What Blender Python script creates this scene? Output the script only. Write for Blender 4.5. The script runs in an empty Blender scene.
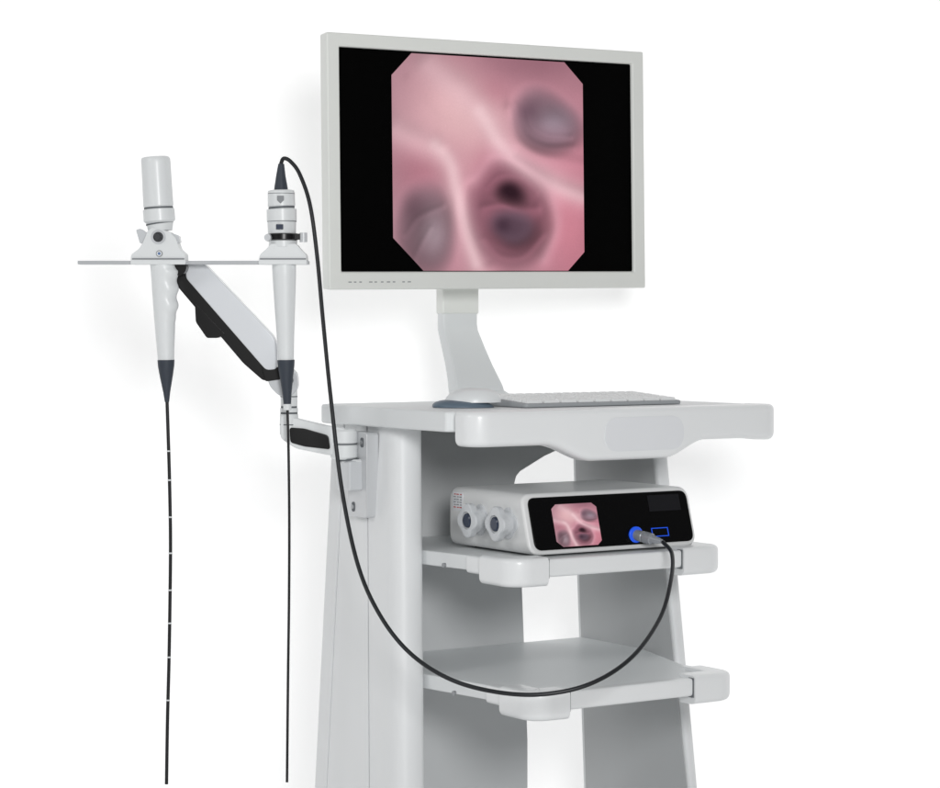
import bpy, bmesh, math
import numpy as np
from mathutils import Matrix, Vector
R=math.radians
scene=bpy.context.scene
scene.view_settings.view_transform='Standard'
scene.view_settings.look='None'
scene.view_settings.exposure=0

# ------------------------------------------------------------ materials
def lin(c):
    return tuple(((x/255)/12.92 if x/255<=.04045 else ((x/255+.055)/1.055)**2.4) for x in c)
def mat(name,rgb,rough=.5,spec=.5,metal=0,var=.012,scale=6,bump=0.0,bscale=900,emit=None,estr=0,coat=0):
    m=bpy.data.materials.new(name); m.use_nodes=True
    nt=m.node_tree; b=nt.nodes['Principled BSDF']
    c=lin(rgb)
    tc=nt.nodes.new('ShaderNodeTexCoord')
    nz=nt.nodes.new('ShaderNodeTexNoise'); nz.inputs['Scale'].default_value=scale; nz.inputs['Detail'].default_value=4
    nt.links.new(tc.outputs['Object'],nz.inputs['Vector'])
    cr=nt.nodes.new('ShaderNodeValToRGB')
    cr.color_ramp.elements[0].color=tuple(max(0,x*(1-var)) for x in c)+(1,)
    cr.color_ramp.elements[1].color=tuple(min(1,x*(1+var)) for x in c)+(1,)
    cr.color_ramp.elements[0].position=.3; cr.color_ramp.elements[1].position=.7
    nt.links.new(nz.outputs['Fac'],cr.inputs['Fac'])
    nt.links.new(cr.outputs['Color'],b.inputs['Base Color'])
    b.inputs['Roughness'].default_value=rough
    b.inputs['Specular IOR Level'].default_value=spec
    b.inputs['Metallic'].default_value=metal
    b.inputs['Coat Weight'].default_value=coat
    b.inputs['Coat Roughness'].default_value=.15
    if bump>0:
        n2=nt.nodes.new('ShaderNodeTexNoise'); n2.inputs['Scale'].default_value=bscale
        nt.links.new(tc.outputs['Object'],n2.inputs['Vector'])
        bp=nt.nodes.new('ShaderNodeBump'); bp.inputs['Strength'].default_value=bump; bp.inputs['Distance'].default_value=.0005
        nt.links.new(n2.outputs['Fac'],bp.inputs['Height']); nt.links.new(bp.outputs['Normal'],b.inputs['Normal'])
    if emit:
        b.inputs['Emission Color'].default_value=lin(emit)+(1,); b.inputs['Emission Strength'].default_value=estr
    return m
PAINT=mat('white_powder_coat',(232,234,235),.42,.4,bump=.12,bscale=700)
PAINT2=mat('table_laminate',(227,230,231),.42,.4,bump=.1)
BUMP=mat('white_bumper_plastic',(235,237,238),.33,.45,coat=.3)
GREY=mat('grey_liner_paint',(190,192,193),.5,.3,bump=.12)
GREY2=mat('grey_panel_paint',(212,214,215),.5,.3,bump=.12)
BEZEL=mat('monitor_shell_plastic',(233,235,231),.4,.4,bump=.12,bscale=1200)
SCREEN=mat('black_display_glass',(2,2,2),.5,.03)
GLOSS=mat('gloss_black_panel',(6,6,7),.25,.12)
DEV=mat('processor_casing_paint',(228,229,229),.38,.45,bump=.1,coat=.2)
WPL=mat('white_plastic',(228,231,232),.38,.4,coat=.1)
SOCK=mat('pale_grey_socket_plastic',(206,209,212),.28,.5,coat=.3)
ARMC=mat('arm_cover_plastic',(222,225,229),.3,.5,coat=.3)
PLATE=mat('satin_metal_plate',(206,208,210),.35,.5,metal=.3)
BLK=mat('black_plastic',(10,10,11),.28,.4)
SCREW=mat('dark_grey_screw',(52,54,58),.35,.5)
RUB=mat('dark_grey_rubber',(60,66,75),.5,.3)
TUBE=mat('black_insertion_tube',(24,25,28),.4,.4)
CABLE=mat('dark_cable_sheath',(26,29,33),.38,.45)
STEEL=mat('brushed_steel',(160,162,165),.35,.5,metal=.6)
BLUE=mat('blue_socket_ring',(30,80,215),.35,.4,emit=(30,90,235),estr=.35)
NAVY=mat('dark_blue_lens',(44,54,74),.25,.5)
MGREY=mat('mid_grey_print',(140,143,146),.5,.3)
SEAM=mat('seam_shadow_grey',(104,108,112),.6,.2)
LGREY=mat('light_grey_plate',(227,229,232),.5,.3)
BARM=mat('grey_anodised_bar',(185,188,191),.4,.5)
DGREY=mat('charcoal_overlay',(22,22,26),.4,.2)
MBLUE=mat('mouse_base_slate_blue_grey',(96,112,126),.4,.4)
RED=mat('red_print',(190,60,60),.5,.3)
KEYM=mat('key_plastic',(238,240,240),.45,.3)
KEYB=mat('keyboard_base_plastic',(160,164,167),.5,.3)

# ------------------------------------------------------------ frames
TH=R(33.5)
CART=Matrix.Translation((-.004,3.36,0))@Matrix.Rotation(TH,4,'Z')
WORLD=Matrix.Identity(4)
def sheet(s,y0):   # drawing sheet: units of s metres, z measured downwards from a datum
    return Matrix(((s,0,0,-470*s),(0,s,0,y0),(0,0,-s,1.10+320*s),(0,0,0,1)))
ARMF=sheet(.0015404,3.62)
SCF=sheet(.0015234,3.58)
MON=Matrix.Translation((.0386,3.853,1.353))@Matrix.Rotation(TH,4,'Z')@Matrix.Rotation(R(-.7),4,'Y')

ROOT={}
def thing(name,label,cat,M,group=None):
    e=bpy.data.objects.new(name,None); e.empty_display_size=.05
    scene.collection.objects.link(e); e.matrix_world=M
    e['label']=label; e['category']=cat
    if group: e['group']=group
    ROOT[e.name]=M.copy()
    return e
def root(o):
    while o.parent: o=o.parent
    return ROOT[o.name]
def add(name,verts,faces,m,parent,F,bevel=0,seg=3,ang=35,label=None,fn=None):
    inv=root(parent).inverted()
    me=bpy.data.meshes.new(name)
    vs=[Vector(v) for v in verts]
    if fn: vs=[Vector(fn(v)) for v in vs]
    me.from_pydata([tuple(inv@(F@v)) for v in vs],[],faces)
    bm=bmesh.new(); bm.from_mesh(me)
    bmesh.ops.recalc_face_normals(bm,faces=bm.faces); bm.to_mesh(me); bm.free()
    me.materials.append(m)
    me.shade_smooth(); me.set_sharp_from_angle(angle=R(ang))
    o=bpy.data.objects.new(name,me); scene.collection.objects.link(o); o.parent=parent
    if bevel>0:
        b=o.modifiers.new('bevel','BEVEL'); b.width=bevel; b.segments=seg; b.limit_method='ANGLE'; b.angle_limit=R(28)
        b.harden_normals=True
    if label: o['label']=label
    return o
def fillet(poly,t,n=6):
    out=[]; N=len(poly)
    for i,p in enumerate(poly):
        ti=t[i] if isinstance(t,(list,tuple)) else t
        p=Vector(p); a=Vector(poly[i-1]); b=Vector(poly[(i+1)%N])
        if ti<=0: out.append(tuple(p)); continue
        la=(a-p).length; lb=(b-p).length
        p0=p+(a-p)/la*min(ti,la*.49); p2=p+(b-p)/lb*min(ti,lb*.49)
        for k in range(n+1):
            s=k/n; out.append(tuple((1-s)**2*p0+2*s*(1-s)*p+s*s*p2))
    return out
def prism(name,poly,plane,lo,hi,m,parent,F,**k):
    def P(a,b,c):
        return {'uv':(a,b,c),'uz':(a,c,b),'vz':(c,a,b)}[plane]
    n=len(poly)
    v=[P(a,b,lo) for a,b in poly]+[P(a,b,hi) for a,b in poly]
    f=[list(range(n)),list(range(n,2*n))]+[[i,(i+1)%n,n+(i+1)%n,n+i] for i in range(n)]
    return add(name,v,f,m,parent,F,**k)
def box(name,a,b,m,parent,F,**k):
    return prism(name,[(a[0],a[1]),(b[0],a[1]),(b[0],b[1]),(a[0],b[1])],'uv',a[2],b[2],m,parent,F,**k)
def loft(name,secs,m,parent,F,cap=True,**k):
    n=len(secs[0]); v=[p for s in secs for p in s]; f=[]
    for j in range(len(secs)-1):
        for i in range(n):
            f.append([j*n+i,j*n+(i+1)%n,(j+1)*n+(i+1)%n,(j+1)*n+i])
    if cap: f+= [list(range(n)),list(range((len(secs)-1)*n,len(secs)*n))]
    return add(name,v,f,m,parent,F,**k)
def sweep(name,st,m,parent,F,n=32,straight=True,**k):
    pts=[Vector(p) for p,_ in st]; rr=[r for _,r in st]
    secs=[]; prev=None
    for i,p in enumerate(pts):
        if straight: t=(pts[-1]-pts[0]).normalized()
        else: t=(pts[min(i+1,len(pts)-1)]-pts[max(i-1,0)]).normalized()
        if prev is None:
            ref=Vector((0,1,0)) if abs(t.y)<.8 else Vector((0,0,1))
        else: ref=prev
        x=(ref-t*ref.dot(t)).normalized(); prev=x; y=t.cross(x)
        secs.append([p+(x*math.cos(2*math.pi*q/n)+y*math.sin(2*math.pi*q/n))*rr[i] for q in range(n)])
    return loft(name,secs,m,parent,F,**k)
def cr(points,per=10):
    P=[np.array(p,float) for p in points]; P=[2*P[0]-P[1]]+P+[2*P[-1]-P[-2]]; out=[]
    for i in range(1,len(P)-2):
        for k in range(per):
            t=k/per
            out.append(.5*((2*P[i])+(-P[i-1]+P[i+1])*t+(2*P[i-1]-5*P[i]+4*P[i+1]-P[i+2])*t*t+(-P[i-1]+3*P[i]-3*P[i+1]+P[i+2])*t**3))
    out.append(P[-2]); return out
def disc_axis(name,c,d,r,h,m,parent,F,n=32,**k):
    c=Vector(c); d=Vector(d).normalized()
    return sweep(name,[(c,r),(c+d*h,r)],m,parent,F,n=n,**k)
def rail(name,path,zb,zt,th,m,parent,F,r=.006,**k):
    """lip running along a plan path [(u,v)]; zb/zt functions of path fraction & point; th inward thickness (left of travel)"""
    P=[Vector(p) for p in path]; secs=[]
    for i,p in enumerate(P):
        t=(P[min(i+1,len(P)-1)]-P[max(i-1,0)]).normalized(); nrm=Vector((-t.y,t.x))
        b=zb(p.x,p.y); c=zt(p.x,p.y) if callable(zt) else zt
        prof=fillet([(0,b),(th,b),(th,c),(0,c)],[r*1.3,.001,.001,r],5)
        secs.append([(p.x+nrm.x*q,p.y+nrm.y*q,z) for q,z in prof])
    return loft(name,secs,m,parent,F,**k)
def upath(ul,ur,vf,back_l,back_r,rc,step=.01):
    """plan path from left side, round the front left corner, along the front, round the right corner"""
    pts=[]
    v=vf+back_l
    while v>vf+rc+.001: pts.append((ul,v)); v-=step
    for k in range(13):
        a=math.pi+k/12*math.pi/2; pts.append((ul+rc+rc*math.cos(a),vf+rc+rc*math.sin(a)))
    u=ul+rc+step
    while u<ur-rc-.001: pts.append((u,vf)); u+=step
    for k in range(13):
        a=1.5*math.pi+k/12*math.pi/2; pts.append((ur-rc+rc*math.cos(a),vf+rc+rc*math.sin(a)))
    v=vf+rc+step
    while v<vf+back_r: pts.append((ur,v)); v+=step
    return pts
def sm(a,b,x):
    t=min(1,max(0,(x-a)/(b-a))); return t*t*(3-2*t)

# ------------------------------------------------------------ endoscopic picture
def tissue(a,b):
    """height of the airway wall towards the viewer, plus tint masks"""
    a2=a+.010*np.sin(8*a+7*b)+.006*np.sin(13*b-9*a+1.3)
    b2=b+.010*np.sin(9*a+4)+.006*np.sin(14*b+9*a)
    def ell(cx,cy,rx,ry,rot=0,ph=0.,am=.05):
        c,s=math.cos(rot),math.sin(rot); x=(a2-cx); y=(b2-cy)
        X=(x*c+y*s)/rx; Y=(-x*s+y*c)/ry; th=np.arctan2(Y,X); rr=np.sqrt(X**2+Y**2+1e-6)
        m=np.clip(rr*1.6,0,1)
        return rr*(1+m*(am*np.sin(2*th+ph)+am*.6*np.sin(3*th+1.7*ph+1)))
    def well(e,lo,hi):
        t=np.clip((hi-e)/(hi-lo),0,1); return t*t*t*(t*(6*t-15)+10)
    def ridge(pts,w):
        pts=cr([(p[0],p[1],0) for p in pts],8); d=np.full(a.shape,9.)
        for p,q in zip(pts[:-1],pts[1:]):
            ex,ey=q[0]-p[0],q[1]-p[1]; L=ex*ex+ey*ey
            t=np.clip(((a2-p[0])*ex+(b2-p[1])*ey)/L,0,1)
            d=np.minimum(d,np.hypot(a2-p[0]-t*ex,b2-p[1]-t*ey))
        return np.exp(-(d/w)**2)
    H=np.zeros(a.shape)
    eC=ell(.59,.715,.24,.285,-.18,.6,.05); eA=ell(.80,.28,.21,.15,.3,2.,.05); eL=ell(.165,.79,.16,.23,.12,4.,.05)
    e1=ell(.60,.632,.088,.055,.15,1.,.07); e2=ell(.61,.79,.135,.10,-.25,3.,.06)
    H-= .048*well(eC,.45,1.2)
    H-= .042*well(e1,.2,1.45)
    H-= .030*well(e2,.35,1.25)
    H-= .038*well(eA,.5,1.22)
    H+= .022*well(ell(.84,.30,.16,.10,.25,1.,.05),.0,1.15)
    H-= .040*well(eL,.45,1.22)
    H+= .022*well(ell(.20,.83,.12,.16,.15,2.,.06),.0,1.15)
    r1=ridge([(.20,.04),(.4,.22),(.55,.38),(.7,.51),(.85,.58),(1.03,.645)],.07)
    r1b=ridge([(.44,.27),(.56,.4),(.70,.52),(.85,.585),(1.0,.64)],.036)
    r2=ridge([(.02,.34),(.16,.42),(.28,.52),(.345,.7),(.385,.86),(.42,1.0)],.065)
    r2b=ridge([(.20,.42),(.28,.5),(.325,.61),(.37,.76),(.41,.97)],.034)
    r3=ridge([(.60,.24),(.65,.36),(.78,.45),(.98,.49)],.03)
    r4=ridge([(.42,.58),(.53,.47),(.67,.50),(.79,.60),(.84,.76),(.78,.93)],.04)
    r5=ridge([(.47,.72),(.55,.708),(.64,.718),(.73,.69)],.024)
    H+= .021*r1+.018*r2+.008*r3+.010*r4+.011*r5
    H+= .0045*ridge([(.64,.22),(.69,.34),(.80,.40),(.93,.41)],.018)+.005*ridge([(.69,.20),(.72,.29),(.80,.345),(.92,.36)],.016)
    H+= .0045*ridge([(.06,.82),(.11,.75),(.18,.72),(.26,.70)],.018)+.004*ridge([(.10,.98),(.14,.88),(.19,.80)],.018)
    H+= .0045*ridge([(.47,.86),(.55,.93),(.67,.92),(.76,.82)],.02)+.004*ridge([(.48,.62),(.56,.555),(.66,.565),(.73,.62)],.018)
    H+= .004*ridge([(.10,.12),(.22,.3),(.24,.42)],.03)+.003*ridge([(.5,.02),(.58,.14),(.6,.24)],.03)
    H-= .008*ridge([(.66,.44),(.8,.525),(1.0,.59)],.035)
    H-= .008*ridge([(.41,.62),(.42,.78),(.47,.95)],.035)
    rng=np.random.RandomState(7)
    for k in range(40):
        f=rng.uniform(6,70); th=rng.uniform(0,6.28); H=H+np.sin(f*(a2*math.cos(th)+b2*math.sin(th))+rng.uniform(0,6))*.0095/f**1.25
    return H,eC,eA,eL,e1,e2,r1,r1b,r2,r2b,r4,well
def scope_colour(a,b):
    a=np.asarray(a,float); b=np.asarray(b,float)
    def mix(c,d,w): 
        w=np.clip(w,0,1)[...,None]; return c*(1-w)+np.array(d,float)*w
    G=lambda x,y,sx,sy: np.exp(-((a-x)/sx)**2-((b-y)/sy)**2)
    H,eC,eA,eL,e1,e2,r1,r1b,r2,r2b,r4,well=tissue(a,b)
    h=.008; Ha=(tissue(a+h,b)[0]-tissue(a-h,b)[0])/(2*h); Hb=(tissue(a,b+h)[0]-tissue(a,b-h)[0])/(2*h)
    c=np.zeros(a.shape+(3,))+np.array((186,134,146.))
    c=mix(c,(166,128,138),(.32-a)*2)
    c=mix(c,(206,166,169),G(.34,.26,.28,.26)*.95)
    c=mix(c,(176,108,124),np.clip((a-.66)*2.2,0,1)*np.clip(b*1.4,0,1))
    c=mix(c,(142,98,110),G(.70,.0,.36,.15)*.85)
    c=mix(c,(196,126,140),G(.94,.82,.12,.25)*.9)
    c=mix(c,(150,94,107),G(.16,.54,.2,.12)*.6)
    c=mix(c,(158,98,112),G(.52,.16,.12,.08)*.35)
    c=mix(c,(160,96,110),G(.47,.52,.06,.10)*.35)
    c=mix(c,(146,92,108),well(eC,.45,1.25)*.8)
    c=mix(c,(138,108,120),well(eA,.5,1.22)*.9)
    c=mix(c,(160,142,155),G(.84,.285,.11,.07)*.8)
    c=mix(c,(136,106,116),well(eL,.5,1.22)*.9)
    c=mix(c,(164,146,154),G(.205,.83,.08,.12)*.75)
    c=mix(c,(130,104,122),well(e2,.3,1.15)*.8)
    c=mix(c,(214,182,187),r1*.45); c=mix(c,(226,198,201),r1b*.38)
    c=mix(c,(214,180,185),r2*.45); c=mix(c,(230,203,205),r2b*.42)
    c=mix(c,(200,156,166),r4*.35)
    nz=1/np.sqrt(1+(Ha**2+Hb**2)*.7)
    diff=-(Ha*.5+Hb*.8)
    sh=(.45+.55*nz)*np.exp(np.clip(H,-1,0)*4.4)*(1+.20*np.tanh(diff*1.4))
    c=c*sh[...,None]*1.04
    c=mix(c,(34,18,26),well(e1,.1,1.2)*.85)
    c=mix(c,(64,46,58),well(e2,.0,.9)*.35)
    c=mix(c,(48,30,42),G(.56,.785,.045,.04)*.5)
    c=mix(c,(78,56,66),G(.10,.71,.06,.08)*.4)
    c=mix(c,(84,60,74),G(.70,.24,.06,.05)*.4)
    rng=np.random.RandomState(4)
    c=c*(1+.014*rng.uniform(-1,1,a.shape))[...,None]
    v=1.05-.30*np.clip(np.hypot(a-.5,b-.5)-.36,0,1)[...,None]
    c=np.clip(c*v,0,255)/255
    return np.where(c<=.04045,c/12.92,((c+.055)/1.055)**2.4)
def picture(name,P,parent,F,cut,nx=190,ny=190,label=None):
    """P(a,b)->frame coords ; cut: octagon corner cuts (tl,tr,br,bl) as (dx,dy)"""
    bs=list(np.linspace(0,1,ny)); verts=[];A=[];B=[]
    tl,trr,br,bl=cut
    for b in bs:
        x0=0;x1=1
        if b<tl[1]: x0=tl[0]*(1-b/tl[1])
        if b>1-bl[1]: x0=bl[0]*(b-(1-bl[1]))/bl[1]
        if b<trr[1]: x1=1-trr[0]*(1-b/trr[1])
        if b>1-br[1]: x1=1-br[0]*(b-(1-br[1]))/br[1]
        for i in range(nx):
            a=x0+(x1-x0)*i/(nx-1); A.append(a);B.append(b); verts.append(P(a,b))
    f=[[j*nx+i,j*nx+i+1,(j+1)*nx+i+1,(j+1)*nx+i] for j in range(ny-1) for i in range(nx-1)]
    o=add(name,verts,f,PIC,parent,F,label=label)
    col=scope_colour(A,B)
    ca=o.data.color_attributes.new('Col','FLOAT_COLOR','POINT')
    ca.data.foreach_set('color',np.concatenate([col,np.ones((len(A),1))],1).astype(np.float32).ravel())
    return o
PIC=bpy.data.materials.new('live_endoscope_picture'); PIC.use_nodes=True
nt=PIC.node_tree; b=nt.nodes['Principled BSDF']; at=nt.nodes.new('ShaderNodeAttribute'); at.attribute_name='Col'
b.inputs['Base Color'].default_value=(0,0,0,1); b.inputs['Roughness'].default_value=.6; b.inputs['Specular IOR Level'].default_value=.03
nt.links.new(at.outputs['Color'],b.inputs['Emission Color']); b.inputs['Emission Strength'].default_value=1.0

# ------------------------------------------------------------ CART
cart=thing('medical_cart','white powder-coated medical trolley with open shelves','trolley',CART)
ZT=.967
slab=fillet([(.014,.004),(.582,.004),(.582,.44),(.002,.44),(.002,.06),(.014,.055)],[.028,.028,.03,.03,0,0])
table=prism('table_top',slab,'uv',ZT-.030,ZT,PAINT2,cart,CART,bevel=.004)
def zb(u,v):
    return .9165-.026*sm(.135,.225,u)*(1-sm(.36,.44,u))-.004*sm(.5,.58,u)
rail('front_rail',upath(.006,.589,-.004,.045,.06,.032,.006),zb,ZT+.0015,.03,BUMP,table,CART,r=.010,bevel=.002)
prism('name_plate',fillet([(.242,.904),(.392,.904),(.392,.955),(.242,.955)],[.025]*4,10),'uz',-.0046,-.002,LGREY,table,CART,bevel=.0003,label='blank pale grey plate on the front rail')
def colsec(z,side):
    d=.945-z
    if side==0:
        o=.058*d; f=.107*d; u0=.025-o; u1=.080-o; vf=.235-f; vb=.43; g=vf+.085
        poly=[(u0+.002,vf),(u1,vf),(u1,vb),(u0+.002,vb),(u0+.002,.3935),(u0+.006,.393),(u0+.006,.389),(u0+.002,.3885),(u0+.002,g+.005),(u0+.009,g+.0045),(u0+.009,g-.0015),(u0,g-.002)]
        s=fillet(poly,[.030,.024,.004,.006,0,0,0,0,0,0,0,.001],6)
    else:
        o=.040*d; f=.116*d; u0=.492+o; u1=.521+o-.018*d; vf=.203-f; vb=.425
        s=fillet([(u0,vf),(u1,vf),(u1,vb),(u0,vb)],[.008,.012,.006,.003],6)
    return [(a,b,z) for a,b in s]
for side in (0,1):
    loft('column',[colsec(z,side) for z in (.09,.4,.7,.9365)],PAINT,cart,CART)
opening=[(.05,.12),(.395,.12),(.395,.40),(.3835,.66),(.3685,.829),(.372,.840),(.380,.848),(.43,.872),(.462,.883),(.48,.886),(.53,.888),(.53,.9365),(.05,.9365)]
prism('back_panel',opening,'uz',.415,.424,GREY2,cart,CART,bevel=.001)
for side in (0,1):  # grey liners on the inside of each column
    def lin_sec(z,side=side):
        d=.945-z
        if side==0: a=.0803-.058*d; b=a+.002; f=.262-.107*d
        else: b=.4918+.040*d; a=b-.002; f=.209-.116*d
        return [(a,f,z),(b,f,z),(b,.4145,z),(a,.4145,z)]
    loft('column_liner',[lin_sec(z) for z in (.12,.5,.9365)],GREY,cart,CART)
def shelf(z,ul,ur,vf,wl,wr):
    th=.022
    poly=fillet([(ul+.006,vf+.004),(ur-.006,vf+.004),(ur-.004,vf+.12),(wr,.25),(wr,.4145),(wl,.4145),(wl,.23),(ul+.004,vf+.12)],[.03,.03,0,0,0,0,0,0])
    s=prism('shelf',poly,'uv',z-th,z,PAINT2,cart,CART,bevel=.002)
    rc=.034
    rail('shelf_lip',upath(ul,ur,vf,.12,.12,rc),lambda u,v:z-.026,z+.0008,.02,BUMP,s,CART,r=.005)
    full=upath(ul-.0045,ur+.0045,vf-.0045,.084,.087,rc+.003,.003)
    le=[p for p in full if p[0]<ul+.064 ]
    re=[p for p in full if p[0]>ur-.082 ]
    rail('corner_bumper',le,lambda u,v:z-.0385,z+.0045,.038,BUMP,s,CART,r=.009,bevel=.0016,seg=3)
    rail('corner_bumper',re,lambda u,v:z-.0385,z+.0045,.038,BUMP,s,CART,r=.009,bevel=.0016,seg=3)
    # dark joint where the bumper meets the lip
    box('bumper_seam',(ul+.0635,vf-.0012,z-.0275),(ul+.0655,vf+.01,z+.0014),SEAM,s,CART)
    box('bumper_seam',(ur-.0840,vf-.0012,z-.0275),(ur-.0822,vf+.01,z+.0014),SEAM,s,CART)
    return s
S1=shelf(.749,.078,.474,.0,.067,.499)
S2=shelf(.563,.075,.450,-.057,.056,.506)
shelf(.20,.06,.47,-.10,.036,.52)
for z,u,v in ((.732,.066,.16),(.546,.058,.12)):
    disc_axis('shelf_screw',(u,v,z),(-1,0,0),.0035,.004,STEEL,cart,CART)
for u in (-.02,.57):
    foot=prism('foot_rail',fillet([(u-.03,-.08),(u+.03,-.08),(u+.03,.5),(u-.03,.5)],.02),'uv',.085,.125,PAINT,cart,CART,bevel=.006)
    for v in (-.04,.45):
        w=disc_axis('castor',(u-.014,v,.04),(1,0,0),.04,.028,BLK,cart,CART,bevel=.004)
        box('castor_fork',(u-.012,v-.012,.045),(u+.012,v+.012,.086),STEEL,w,CART,bevel=.002)

# ------------------------------------------------------------ MONITOR
mon=thing('monitor','white framed flat medical monitor showing pink airway picture','monitor',CART@Matrix.Translation((.31,.41,ZT)))
W,H=.6256,.4045; T=.026
def rect(x0,x1,z0,z1,y): return [(x0,y,z0),(x1,y,z0),(x1,y,z1),(x0,y,z1)]
il,ir,ib,it=-W/2+.0225,W/2-.0245,-H/2+.028,H/2-.0215
v=rect(-W/2,W/2,-H/2,H/2,0)+rect(il,ir,ib,it,0)+rect(il+.001,ir-.001,ib+.001,it-.001,.006)+rect(-W/2+.002,W/2-.002,-H/2+.002,H/2-.002,T)
f=[]
for i in range(4):
    j=(i+1)%4; f+=[[i,j,4+j,4+i],[4+i,4+j,8+j,8+i],[i,j,12+j,12+i]]
f.append([12,13,14,15])
frame=add('frame',v,f,BEZEL,mon,MON,bevel=.0028,seg=3)
scr=box('screen',(il-.003,.0052,ib-.003),(ir+.003,.012,it+.003),SCREEN,mon,MON)
picture('screen_picture',lambda a,b:(-.192+.378*a,.0043,it-.004-(it-ib-.006)*b),scr,MON,((.1,.105),(.1,.1),(.09,.09),(.15,.15)),320,320)
back=loft('back_housing',[[(x*.36,y,z*.2*k) for x,z in ((-1*k,-1),(1*k,-1),(1*k,1),(-1*k,1))] for y,k in ((T-.001,.75),(T+.03,.62))],BEZEL,mon,MON,bevel=.01)
for i,x in enumerate((.012,.022,.032,.05,.060,.072,.083,.094,.112,.122)):
    w=.0045 if i%3 else .006
    box('button_mark',(il+x,-.0004,ib-.0165),(il+x+w,.0006,ib-.015),MGREY,frame,MON)
us=.308
key=[(.486,1.30,.035,.02),(.486,1.20,.035,.02),(.486,1.12,.035,.02),(.486,1.093,.035,.021),(.4835,1.083,.035,.023),(.466,1.055,.037,.026),(.448,1.026,.040,.028),(.431,.999,.045,.029),(.427,.991,.047,.029),(.426,.983,.049,.026),(.414,.976,.0545,.026),(.412,ZT,.0545,.028)]
secs=[[(us+a,b,z) for a,b in fillet([(-hw,vf),(hw,vf),(hw,vf+t),(-hw,vf+t)],.006,5)] for vf,z,hw,t in key]
stand=loft('stand',secs,WPL,mon,CART,ang=18)
box('stand_hub',(us-.03,.44,1.22),(us+.03,.486,1.30),WPL,stand,CART,bevel=.004)
box('stand_sleeve',(us-.0362,.4848,1.110),(us+.0362,.5072,1.20),BEZEL,stand,CART,bevel=.003)

# ------------------------------------------------------------ KEYBOARD, MOUSE
kb=thing('keyboard','thin white computer keyboard lying on the trolley top','keyboard',CART@Matrix.Translation((.33,.18,ZT)))
kv=.105
def kfn(v): return (v.x,v.y,v.z+(v.y-kv)*.065)
prism('keyboard_base',fillet([(.175,kv),(.476,kv),(.476,kv+.125),(.175,kv+.125)],.008),'uv',ZT+.0005,ZT+.0065,KEYB,kb,CART,bevel=.002,fn=lambda v:kfn(v) if v.z>ZT+.002 else v)
V=[];Fc=[]
for r in range(6):
    n=[16,15,15,14,13,9][5-r]; 
    for c in range(n):
        w=.290/n; x=.1805+c*w; y=kv+.005+r*.0195; g=.0019
        base=len(V)
        for zz,gg in ((ZT+.006,g),(ZT+.0105,g+.0012)):
            V+=[(x+gg,y+gg,zz),(x+w-gg,y+gg,zz),(x+w-gg,y+.0185-gg,zz),(x+gg,y+.0185-gg,zz)]
        Fc+=[[base+q for q in ff] for ff in ((4,5,6,7),(0,1,5,4),(1,2,6,5),(2,3,7,6),(3,0,4,7))]
add('keys',V,Fc,KEYM,kb,CART,fn=kfn)
mo=thing('computer_mouse','white mouse with blue grey base on the trolley top','mouse',CART@Matrix.Translation((.148,.226,ZT)))
def dome(name,cx,cy,a,b,h,z0,m,asym=.25):
    secs=[]
    for k in range(11):
        t=k/10*math.pi/2; rr=math.cos(t)**.7 if k<10 else .02
        secs.append([(cx+a*rr*math.cos(q/48*2*math.pi)-asym*a*math.sin(t)*.5,cy+b*rr*math.sin(q/48*2*math.pi),z0+h*math.sin(t)) for q in range(48)])
    return loft(name,secs,m,mo,WORLD,ang=60)
dome('mouse_base',-.010,3.572,.047,.034,.012,ZT+.0006,MBLUE)
dome('mouse_shell',.004,3.574,.043,.028,.022,ZT+.008,WPL,-.15)

# ------------------------------------------------------------ PROCESSOR BOX
dev=thing('image_processor','white endoscopy processor box with glossy black front on upper shelf','medical device',CART@Matrix.Translation((.290,.14,.749)))
z0,z1=.7525,.842; ua,ub=.131,.447
def lean(v): 
    if v.y<.1: return (v.x, v.y+(v.z-z0)/(z1-z0)*.026, v.z)
    return v
body=prism('casing',fillet([(ua,z0),(ub,z0),(ub,z1),(ua,z1)],.02,8),'uz',.030,.250,DEV,dev,CART,bevel=.005,seg=4,fn=lean)
face=prism('front_panel',fillet([(ua+.010,z0+.007),(ub-.007,z0+.007),(ub-.007,z1-.006),(ua+.010,z1-.006)],.013,8),'uz',.0275,.036,GLOSS,dev,CART,bevel=.0012,fn=lean)
def fv(z,off=0): return .0275+(z-z0)/(z1-z0)*.026-off
def onface(name,u0,u1,a,b,m,par,off=.0006,**k):
    v=[(u0,fv(a,off),a),(u1,fv(a,off),a),(u1,fv(b,off),b),(u0,fv(b,off),b),(u0,fv(a),a),(u1,fv(a),a),(u1,fv(b),b),(u0,fv(b),b)]
    return add(name,v,[[0,1,2,3],[4,5,6,7],[0,1,5,4],[1,2,6,5],[2,3,7,6],[3,0,4,7]],m,par,CART,**k)
picture('small_display',lambda a,b:(.180+.083*a,fv(.825-.062*b,.0012),.825-.062*b),face,CART,((.1,.1),(.1,.1),(.1,.1),(.13,.13)),90,90)
onface('dark_label',.363,.424,.807,.831,DGREY,face,label='blank dark rectangle on the glossy panel')
for a,b,c,d in ((.360,.392,.7812,.7824),(.360,.392,.7692,.7704),(.360,.3612,.7692,.7824),(.3908,.392,.7692,.7824)):
    onface('blue_outline',a,b,c,d,BLUE,face,off=.0008)
sc=Vector((.328,fv(.774,0),.774))
ring=sweep('socket_ring',[(sc,.0125),(sc+Vector((0,-.003,0)),.0125),(sc+Vector((0,-.004,0)),.011),(sc+Vector((0,-.004,0)),.008)],BLUE,face,CART)
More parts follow.
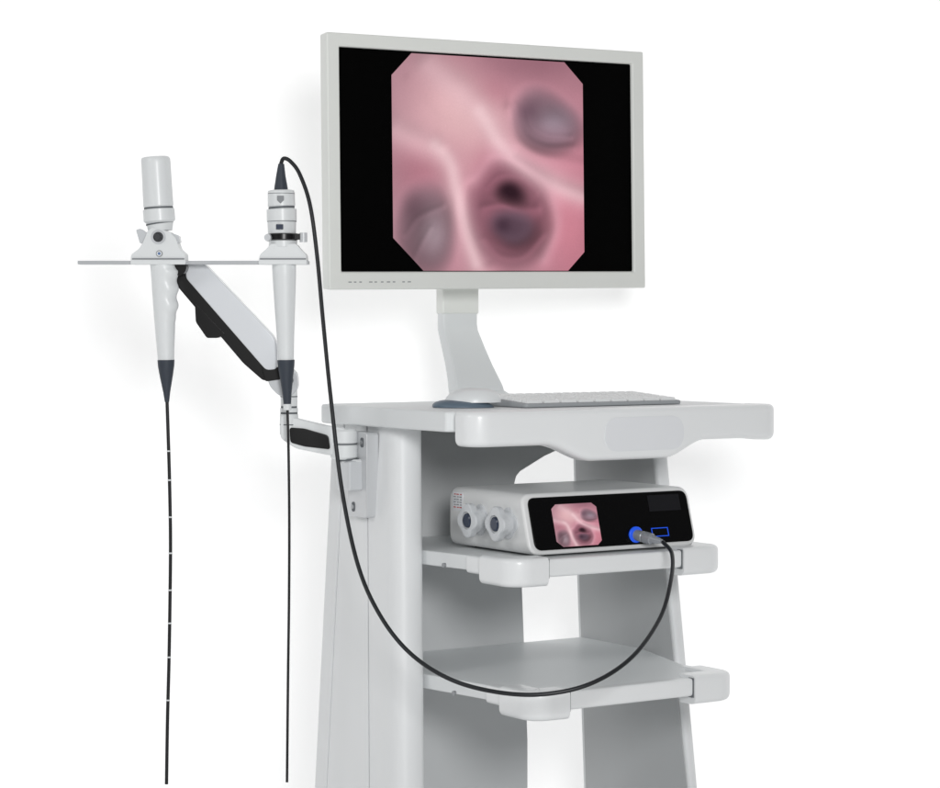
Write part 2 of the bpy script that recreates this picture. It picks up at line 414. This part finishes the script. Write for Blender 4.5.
for vv in (.160,.085):
    zc=.797
    secs=[]
    for du,r,m4 in ((.004,.0215,.10),(-.003,.0215,.10),(-.004,.0175,0),(-.010,.0175,0),(-.011,.0195,0),(-.014,.0195,0),(-.016,.0228,.12),(-.025,.0235,.13),(-.027,.0222,.12),(-.0275,.0135,0),(-.024,.013,0)):
        secs.append([(ua+du,vv+r*(1+m4*math.cos(4*(q/48*2*math.pi)))*math.cos(q/48*2*math.pi),zc+r*(1+m4*math.cos(4*(q/48*2*math.pi)))*math.sin(q/48*2*math.pi)) for q in range(48)])
    k=loft('side_connector',secs,SOCK,dev,CART,ang=28,label='pale flared connector with dark blue centre')
    sweep('connector_core',[((ua-.022,vv,zc),.0115),((ua-.0265,vv,zc),.0106),((ua-.028,vv,zc),.0085)],NAVY,k,CART)
box('side_label',(ua-.0004,.211,.806),(ua+.001,.239,.835),LGREY,body,CART)
for i in range(6):
    for j in range(3):
        v0=.213+.0082*j
        box('side_print',(ua-.0008,v0,.8310-.0040*i),(ua+.001,v0+.0045+.0015*((i+j)%2),.8324-.0040*i),RED if i in (0,5) else MGREY,body,CART)
for u in (.17,.41):
    for vv in (.06,.22):
        disc_axis('rubber_foot',(u,vv,.7492),(0,0,1),.009,.006,BLK,dev,CART)

# ------------------------------------------------------------ SUPPORT ARM
arm=thing('support_arm','white and black jointed arm with holder bar on trolley column','support arm',CART@Matrix.Translation((.0,.33,.80)))
def ap(name,poly,lo,hi,m,par,t=3,F=ARMF,**k):
    k.setdefault('bevel',.002)
    return prism(name,fillet(poly,t,4),'uz',lo,hi,m,par,F,**k)
pl=prism('mounting_plate',fillet([(.281,.797),(.338,.797),(.338,.928),(.281,.928)],.006),'vz',.001,.0225,PLATE,arm,CART,bevel=.0015)
for v_,z_ in ((.294,.912),(.320,.812)):
    prism('slot',fillet([(v_-.0045,z_-.0075),(v_+.0045,z_-.0075),(v_+.0045,z_+.0075),(v_-.0045,z_+.0075)],.0042),'vz',.0002,.0015,SEAM,pl,CART)
    disc_axis('screw',(.0005,v_,z_),(-1,0,0),.0034,.0016,STEEL,pl,CART,n=16)
box('hinge_bracket',(-.022,.295,.838),(.004,.335,.884),SOCK,pl,CART,bevel=.004)
hg=sweep('hinge',[((344,0,429),11.5),((344,0,431),13.5),((344,0,442.3),13.5),((344,0,443),12.5),((344,0,444.6),12.5),((344,0,445.2),13.5),((344,0,457),13.5),((344,0,459),11.5)],WPL,arm,ARMF)
sweep('lower_hinge',[((353,0,459),10),((353,0,461),12),((353,0,472),12),((353,0,472.6),11),((353,0,474),11),((353,0,474.6),12),((353,0,486),12),((353,0,488),10)],WPL,arm,ARMF)
sweep('hinge_seam',[((348,0,458.2),11.6),((348,0,460),11.6)],SEAM,hg,ARMF)
sweep('hinge_seam',[((344,0,443.1),12.7),((344,0,444.5),12.7)],SEAM,hg,ARMF)
low=ap('lower_link',[(281,414),(297,418),(330,426),(346,428),(348,453),(330,455),(296,448),(281,438)],-8,8,WPL,arm,4)
ap('link_cover',[(290,427),(305,428),(329,435),(331,449),(305,446),(291,442)],-10,10,BLK,low,3)
sweep('elbow_post',[((289,0,384),7),((289,0,386),8.5),((289,0,406),8.5),((289,0,406),7.6),((289,0,408),7.6),((289,0,408),9),((289,0,412),9),((289,0,412),8),((289,0,414),8),((289,0,414),9.2),((289,0,434),9.2),((289,0,437),7)],WPL,arm,ARMF)
for za,zb_,r in ((406.2,407.8,8.2),(412.2,413.8,8.6),(396,397,8.75),(424,425,9.4)):
    sweep('elbow_seam',[((289,0,za),r),((289,0,zb_),r)],SEAM,arm,ARMF)
ap('elbow_block',[(268,376),(288,366),(298,372),(299,388),(290,398),(280,396),(270,386)],-10,10,SOCK,arm,5)
sweep('elbow_screw',[((290,-9,380),4.5),((290,-12,380),4)],SEAM,arm,ARMF,n=20)
up=ap('upper_arm_cover',[(188,262),(206,264),(274,336),(278,345),(278,369),(267,370),(187,278)],-12,12,ARMC,arm,4,bevel=.006,seg=4)
und=ap('arm_underside',[(173,263),(189,262),(191,279),(268,367),(279,367),(281,379),(264,380.5),(244,363),(222,337),(200,312),(178,286)],-10,10,BLK,up,3)
ap('arm_step_block',[(196,303),(226,334),(219,338),(208,338),(197,322)],-11,11,BLK,up,2)
ap('arm_end_cap',[(262,367),(281,367),(283,379),(266,381.5)],-11,11,BLK,up,3)
sweep('tilt_hub',[((182,-30,268),8),((182,12,268),8),((182,14,268),6)],BLK,arm,ARMF)
# holder bar (in the sheet of the scopes)
bar=ap('holder_bar',[(79,261),(309,261),(309,264.6),(79,264.6)],-9,9,BARM,arm,.6,F=SCF,bevel=.0005)
c1=ap('scope_holder',[(132,264.8),(133,255),(141,249),(146,240),(149,232),(153,228),(171,232),(177,238),(181,249),(187,254.5),(187,264.8)],-13,13,WPL,bar,1.5,F=SCF,bevel=.002)
sweep('clamp_screw',[((160,-12,237.5),5),((160,-14,237.5),5),((160,-14,237.5),4),((160,-18,237.5),3.6),((160,-19,237.5),2.6)],SCREW,c1,SCF)
sweep('screw_washer',[((160,-11,237.5),7.4),((160,-13.6,237.5),7.4)],SOCK,c1,SCF)
sweep('holder_emblem',[((161,-12,254),3.4),((161,-13.6,254),3.3)],MGREY,c1,SCF)
sweep('holder_emblem',[((161,-13.3,254),2.6),((161,-14.2,254),2.5)],WPL,c1,SCF)
sweep('holder_emblem',[((161,-14,254),1.5),((161,-14.8,254),1.3)],mat('emblem_blue',(96,124,170),.4,.4),c1,SCF)
ap('side_lever',[(137,230),(142,229),(149,234),(149,242),(141,244)],-8,4,SOCK,c1,1.5,F=SCF,bevel=.0008)
ap('side_catch',[(172,233),(180,236),(181,243),(173,244)],-10,6,SOCK,c1,1.5,F=SCF,bevel=.0008)
ap('base_lip',[(134,258.5),(186,258.5),(186,260),(134,260)],-14,-12,MGREY,c1,.5,F=SCF,bevel=0)
c2=ap('scope_holder',[(259,264.8),(261,255),(268,249),(272,244),(297,244),(302,250),(307,255),(308,264.8)],-13,13,WPL,bar,2,F=SCF,bevel=.0025)
sweep('clamp_collar',[((283,0,240),13),((283,0,241),14.2),((283,0,247),14.2)],WPL,c2,SCF)
sweep('clamp_ring',[((283,0,233.5),14.5),((283,0,234.5),16),((283,0,239.5),16),((283,0,240.5),14.5)],BLK,c2,SCF)
box('clamp_latch',(294,-10,234),(306,0,240),BLK,c2,SCF,bevel=.001)
sweep('clamp_knob',[((304,-8,233),3.8),((304,-8,242.5),3.8)],SOCK,c2,SCF,n=16)
sweep('clamp_cap',[((269,-12,238),4),((269,-18,238),3.2)],SOCK,c2,SCF,n=16)
ap('base_lip',[(261,258.5),(307,258.5),(307,260),(261,260)],-14,-12,MGREY,c2,.5,F=SCF,bevel=0)

# ------------------------------------------------------------ ENDOSCOPES
G='endoscopes hanging from the holder bar'
e1=thing('endoscope','white endoscope with plain round cap hanging from bar','endoscope',Matrix.Translation(SCF@Vector((160,0,262))),G)
hd=sweep('control_head',[((155.2,0,157),12),((155.3,0,157.6),13.6),((155.6,0,159.5),14.5),((155.9,0,163),14.6),((158.4,0,206),15),((158.5,0,207),14.2),((158.6,0,209),14.2),((158.7,0,209.5),15.8),((159.5,0,221),15.8),((159.8,0,223),13.5),((160.4,0,231),12)],WPL,e1,SCF,n=48)
sweep('head_seam',[((158.5,0,207.2),14.5),((158.6,0,208.8),14.5)],SEAM,hd,SCF,n=48)
sweep('head_seam',[((159.6,0,222.8),13.8),((159.8,0,224.2),13.7)],SEAM,hd,SCF,n=48)
def grip(name,x0,x1,st,m,par,ribs):
    secs=[];n=48
    for z,r in st:
        cx=x0+(x1-x0)*(z-262)/98; ring=[]
        for q in range(n):
            a=2*math.pi*q/n; rr=r
            side=max(0,math.cos(a-.2))**2     # finger side
            if ribs and 266<z<322: rr+=side*(2.2+1.1*math.sin((z-268)/50*math.pi*6))*min(1,(322-z)/12,(z-266)/5)
            ring.append((cx+rr*math.cos(a),-rr*math.sin(a)*.95,z))
        secs.append(ring)
    return loft(name,secs,m,par,SCF,ang=60)
zs=list(np.linspace(262,360,110))
grip('grip_handle',163,166,[(z,float(np.interp(z,[262,270,285,305,330,350,360],[13,12.6,12,11.2,10,8.7,8.3]))) for z in zs],WPL,e1,True)
sweep('strain_relief',[((166,0,360),8.6),((166.1,0,366),8.2),((166.3,0,376),6.6),((166.7,0,392),3.6),((167,0,402),2.2)],RUB,e1,SCF)
pts=cr([(167,0,400),(168,0,430),(169.5,0,480),(170.5,0,540),(170,0,600),(169,0,660),(167.5,0,720),(166.5,0,784)],8)
t1=sweep('insertion_tube',[(p,1.75) for p in pts],TUBE,e1,SCF,n=14,straight=False)
for z,x in ((451,168.7),(480,169.5),(517,170.1),(553,170.4),(590,170.1),(623,169.6),(657,169.1),(700,168)):
    sweep('depth_mark',[((x,0,z-.7),1.95),((x,0,z+.7),1.95)],WPL,t1,SCF,n=14)
e2=thing('endoscope','white endoscope with cable plugged in on top','endoscope',Matrix.Translation(SCF@Vector((284,0,262))),G)
hd2=sweep('control_head',[((281,0,190),10),((281,0,190.8),13),((281.2,0,193),13.5),((281.5,0,206),13.8),((281.5,0,206.5),12.8),((281.6,0,209),12.8),((281.6,0,209.5),15),((281.8,0,221),15),((281.8,0,221.5),14.4),((282,0,234),14),((282.3,0,246),12)],WPL,e2,SCF,n=48)
sweep('head_seam',[((281.5,0,206.7),13.1),((281.6,0,208.7),13.1)],SEAM,hd2,SCF,n=48)
sweep('head_seam',[((281.3,0,193.5),13.6),((281.3,0,194.2),13.62)],MGREY,hd2,SCF,n=48)
sweep('head_seam',[((281.8,0,221.2),14.9),((281.8,0,221.9),14.9)],MGREY,hd2,SCF,n=48)
box('head_button',(277.5,-17,225),(284.5,-13,230),NAVY,e2,SCF,bevel=.0006)
ap('collar_emblem',[(278.2,196.5),(285,196.5),(285,201),(281.6,204.4),(278.2,201)],-14.4,-13.2,MGREY,e2,.6,F=SCF,bevel=0)
grip('grip_handle',284,286,[(z,float(np.interp(z,[262,275,305,335,360],[12,11.8,10.4,8.8,8]))) for z in zs],WPL,e2,False)
sweep('strain_relief',[((286,0,360),8.8),((286.1,0,366),8.4),((286.5,0,378),6.6),((287,0,394),4.6),((287.3,0,404),3.8)],RUB,e2,SCF)
sweep('white_collar',[((287.3,0,404),4.2),((287.4,0,410),4)],WPL,e2,SCF)
pts=cr([(287.4,0,408),(288.5,0,450),(289.3,0,520),(289,0,600),(288,0,680),(287,0,782)],8)
sweep('insertion_tube',[(p,1.35) for p in pts],TUBE,e2,SCF,n=14,straight=False)
rel=sweep('cable_boot',[((281,0,191),7),((281,0,188),6.8),((280.8,0,176),4.8),((281.2,0,164),3)],RUB,e2,SCF)
path=[(-.2878,3.58,1.330),(-.2876,3.579,1.3385),(-.2829,3.575,1.3457),(-.2719,3.57,1.34),(-.2575,3.56,1.3197),(-.2417,3.55,1.2737),(-.2305,3.54,1.198),(-.2202,3.52,1.10),(-.2064,3.49,.9812),(-.1885,3.46,.8497),(-.163,3.42,.7434),(-.1295,3.38,.6757),(-.0853,3.34,.6268),(-.028,3.29,.5974),(.0375,3.26,.584),(.1037,3.25,.5828),(.1692,3.26,.5965),(.2275,3.30,.6268),(.2725,3.37,.6727),(.2934,3.43,.7205),(.3,3.49,.7525),(.290,3.53,.7665)]
cab=sweep('light_cable',[(p,.0031) for p in cr(path,12)],CABLE,e2,WORLD,n=16,straight=False)
plug_a=CART@sc; plug_b=Vector((.288,3.532,.7672))
d=plug_b-plug_a
st=[(0,.0085),(.3,.0085),(.32,.0075),(.36,.0075),(.38,.009),(.62,.0085),(.64,.0068),(1.0,.0036)]
sweep('cable_plug',[(plug_a+d*t,r) for t,r in st],mat('plug_metal_grey',(150,154,160),.35,.5,metal=.3),cab,WORLD)

# ------------------------------------------------------------ SETTING
def setting(name,verts,faces,m):
    me=bpy.data.meshes.new(name); me.from_pydata(verts,[],faces); me.materials.append(m); me.shade_smooth()
    o=bpy.data.objects.new(name,me); scene.collection.objects.link(o); o['kind']='structure'; return o
BACK=mat('self_lit_white_backdrop',(245,245,245),.9,.0,var=.0,emit=(255,255,255),estr=.405)  # emission added so the backdrop comes out pure white; nothing lights it from behind
FLOOR=mat('white_studio_floor',(240,240,240),.8,.1,var=.01)
YW=4.28
prof=[(YW-.14+.14*math.sin(t/10*math.pi/2),.004+.14*(1-math.cos(t/10*math.pi/2))) for t in range(11)]+[(YW,1.5),(YW,3),(YW,5)]
V=[];Fc=[]
for y,z in prof: V+=[(-7,y,z),(7,y,z)]
for i in range(len(prof)-1): Fc.append([2*i,2*i+1,2*i+3,2*i+2])
setting('backdrop',V,Fc,BACK)
setting('ground',[(-9,-6,0),(9,-6,0),(9,6,0),(-9,6,0)],[[0,1,2,3]],FLOOR)

# ------------------------------------------------------------ LIGHT
w=bpy.data.worlds.new('World'); scene.world=w; w.use_nodes=True
w.node_tree.nodes['Background'].inputs[0].default_value=(1,1,1,1); w.node_tree.nodes['Background'].inputs[1].default_value=.235
def area(name,loc,tgt,size,power):
    l=bpy.data.lights.new(name,'AREA'); l.shape='DISK'; l.size=size; l.energy=power
    o=bpy.data.objects.new(name,l); scene.collection.objects.link(o); o.location=loc
    o.rotation_euler=(Vector(tgt)-Vector(loc)).to_track_quat('-Z','Y').to_euler()
area('added_key',(.42,.2,1.6),(.05,4.3,1.1),.7,51)  # unseen lamp added to throw soft shadows onto the backdrop
area('added_fill',(-2.4,1.6,2.3),(0,3.6,.9),1.0,14)  # unseen lamp added to lighten the left faces of the cart

# ------------------------------------------------------------ CAMERA
cd=bpy.data.cameras.new('camera'); co=bpy.data.objects.new('camera',cd); scene.collection.objects.link(co)
co.location=(0,0,1.10); co.rotation_euler=(R(90),0,0)
cd.sensor_width=36; cd.lens=36*2350/940; cd.shift_y=-(394-320)/940; cd.clip_end=100; cd.clip_start=.05
scene.camera=co
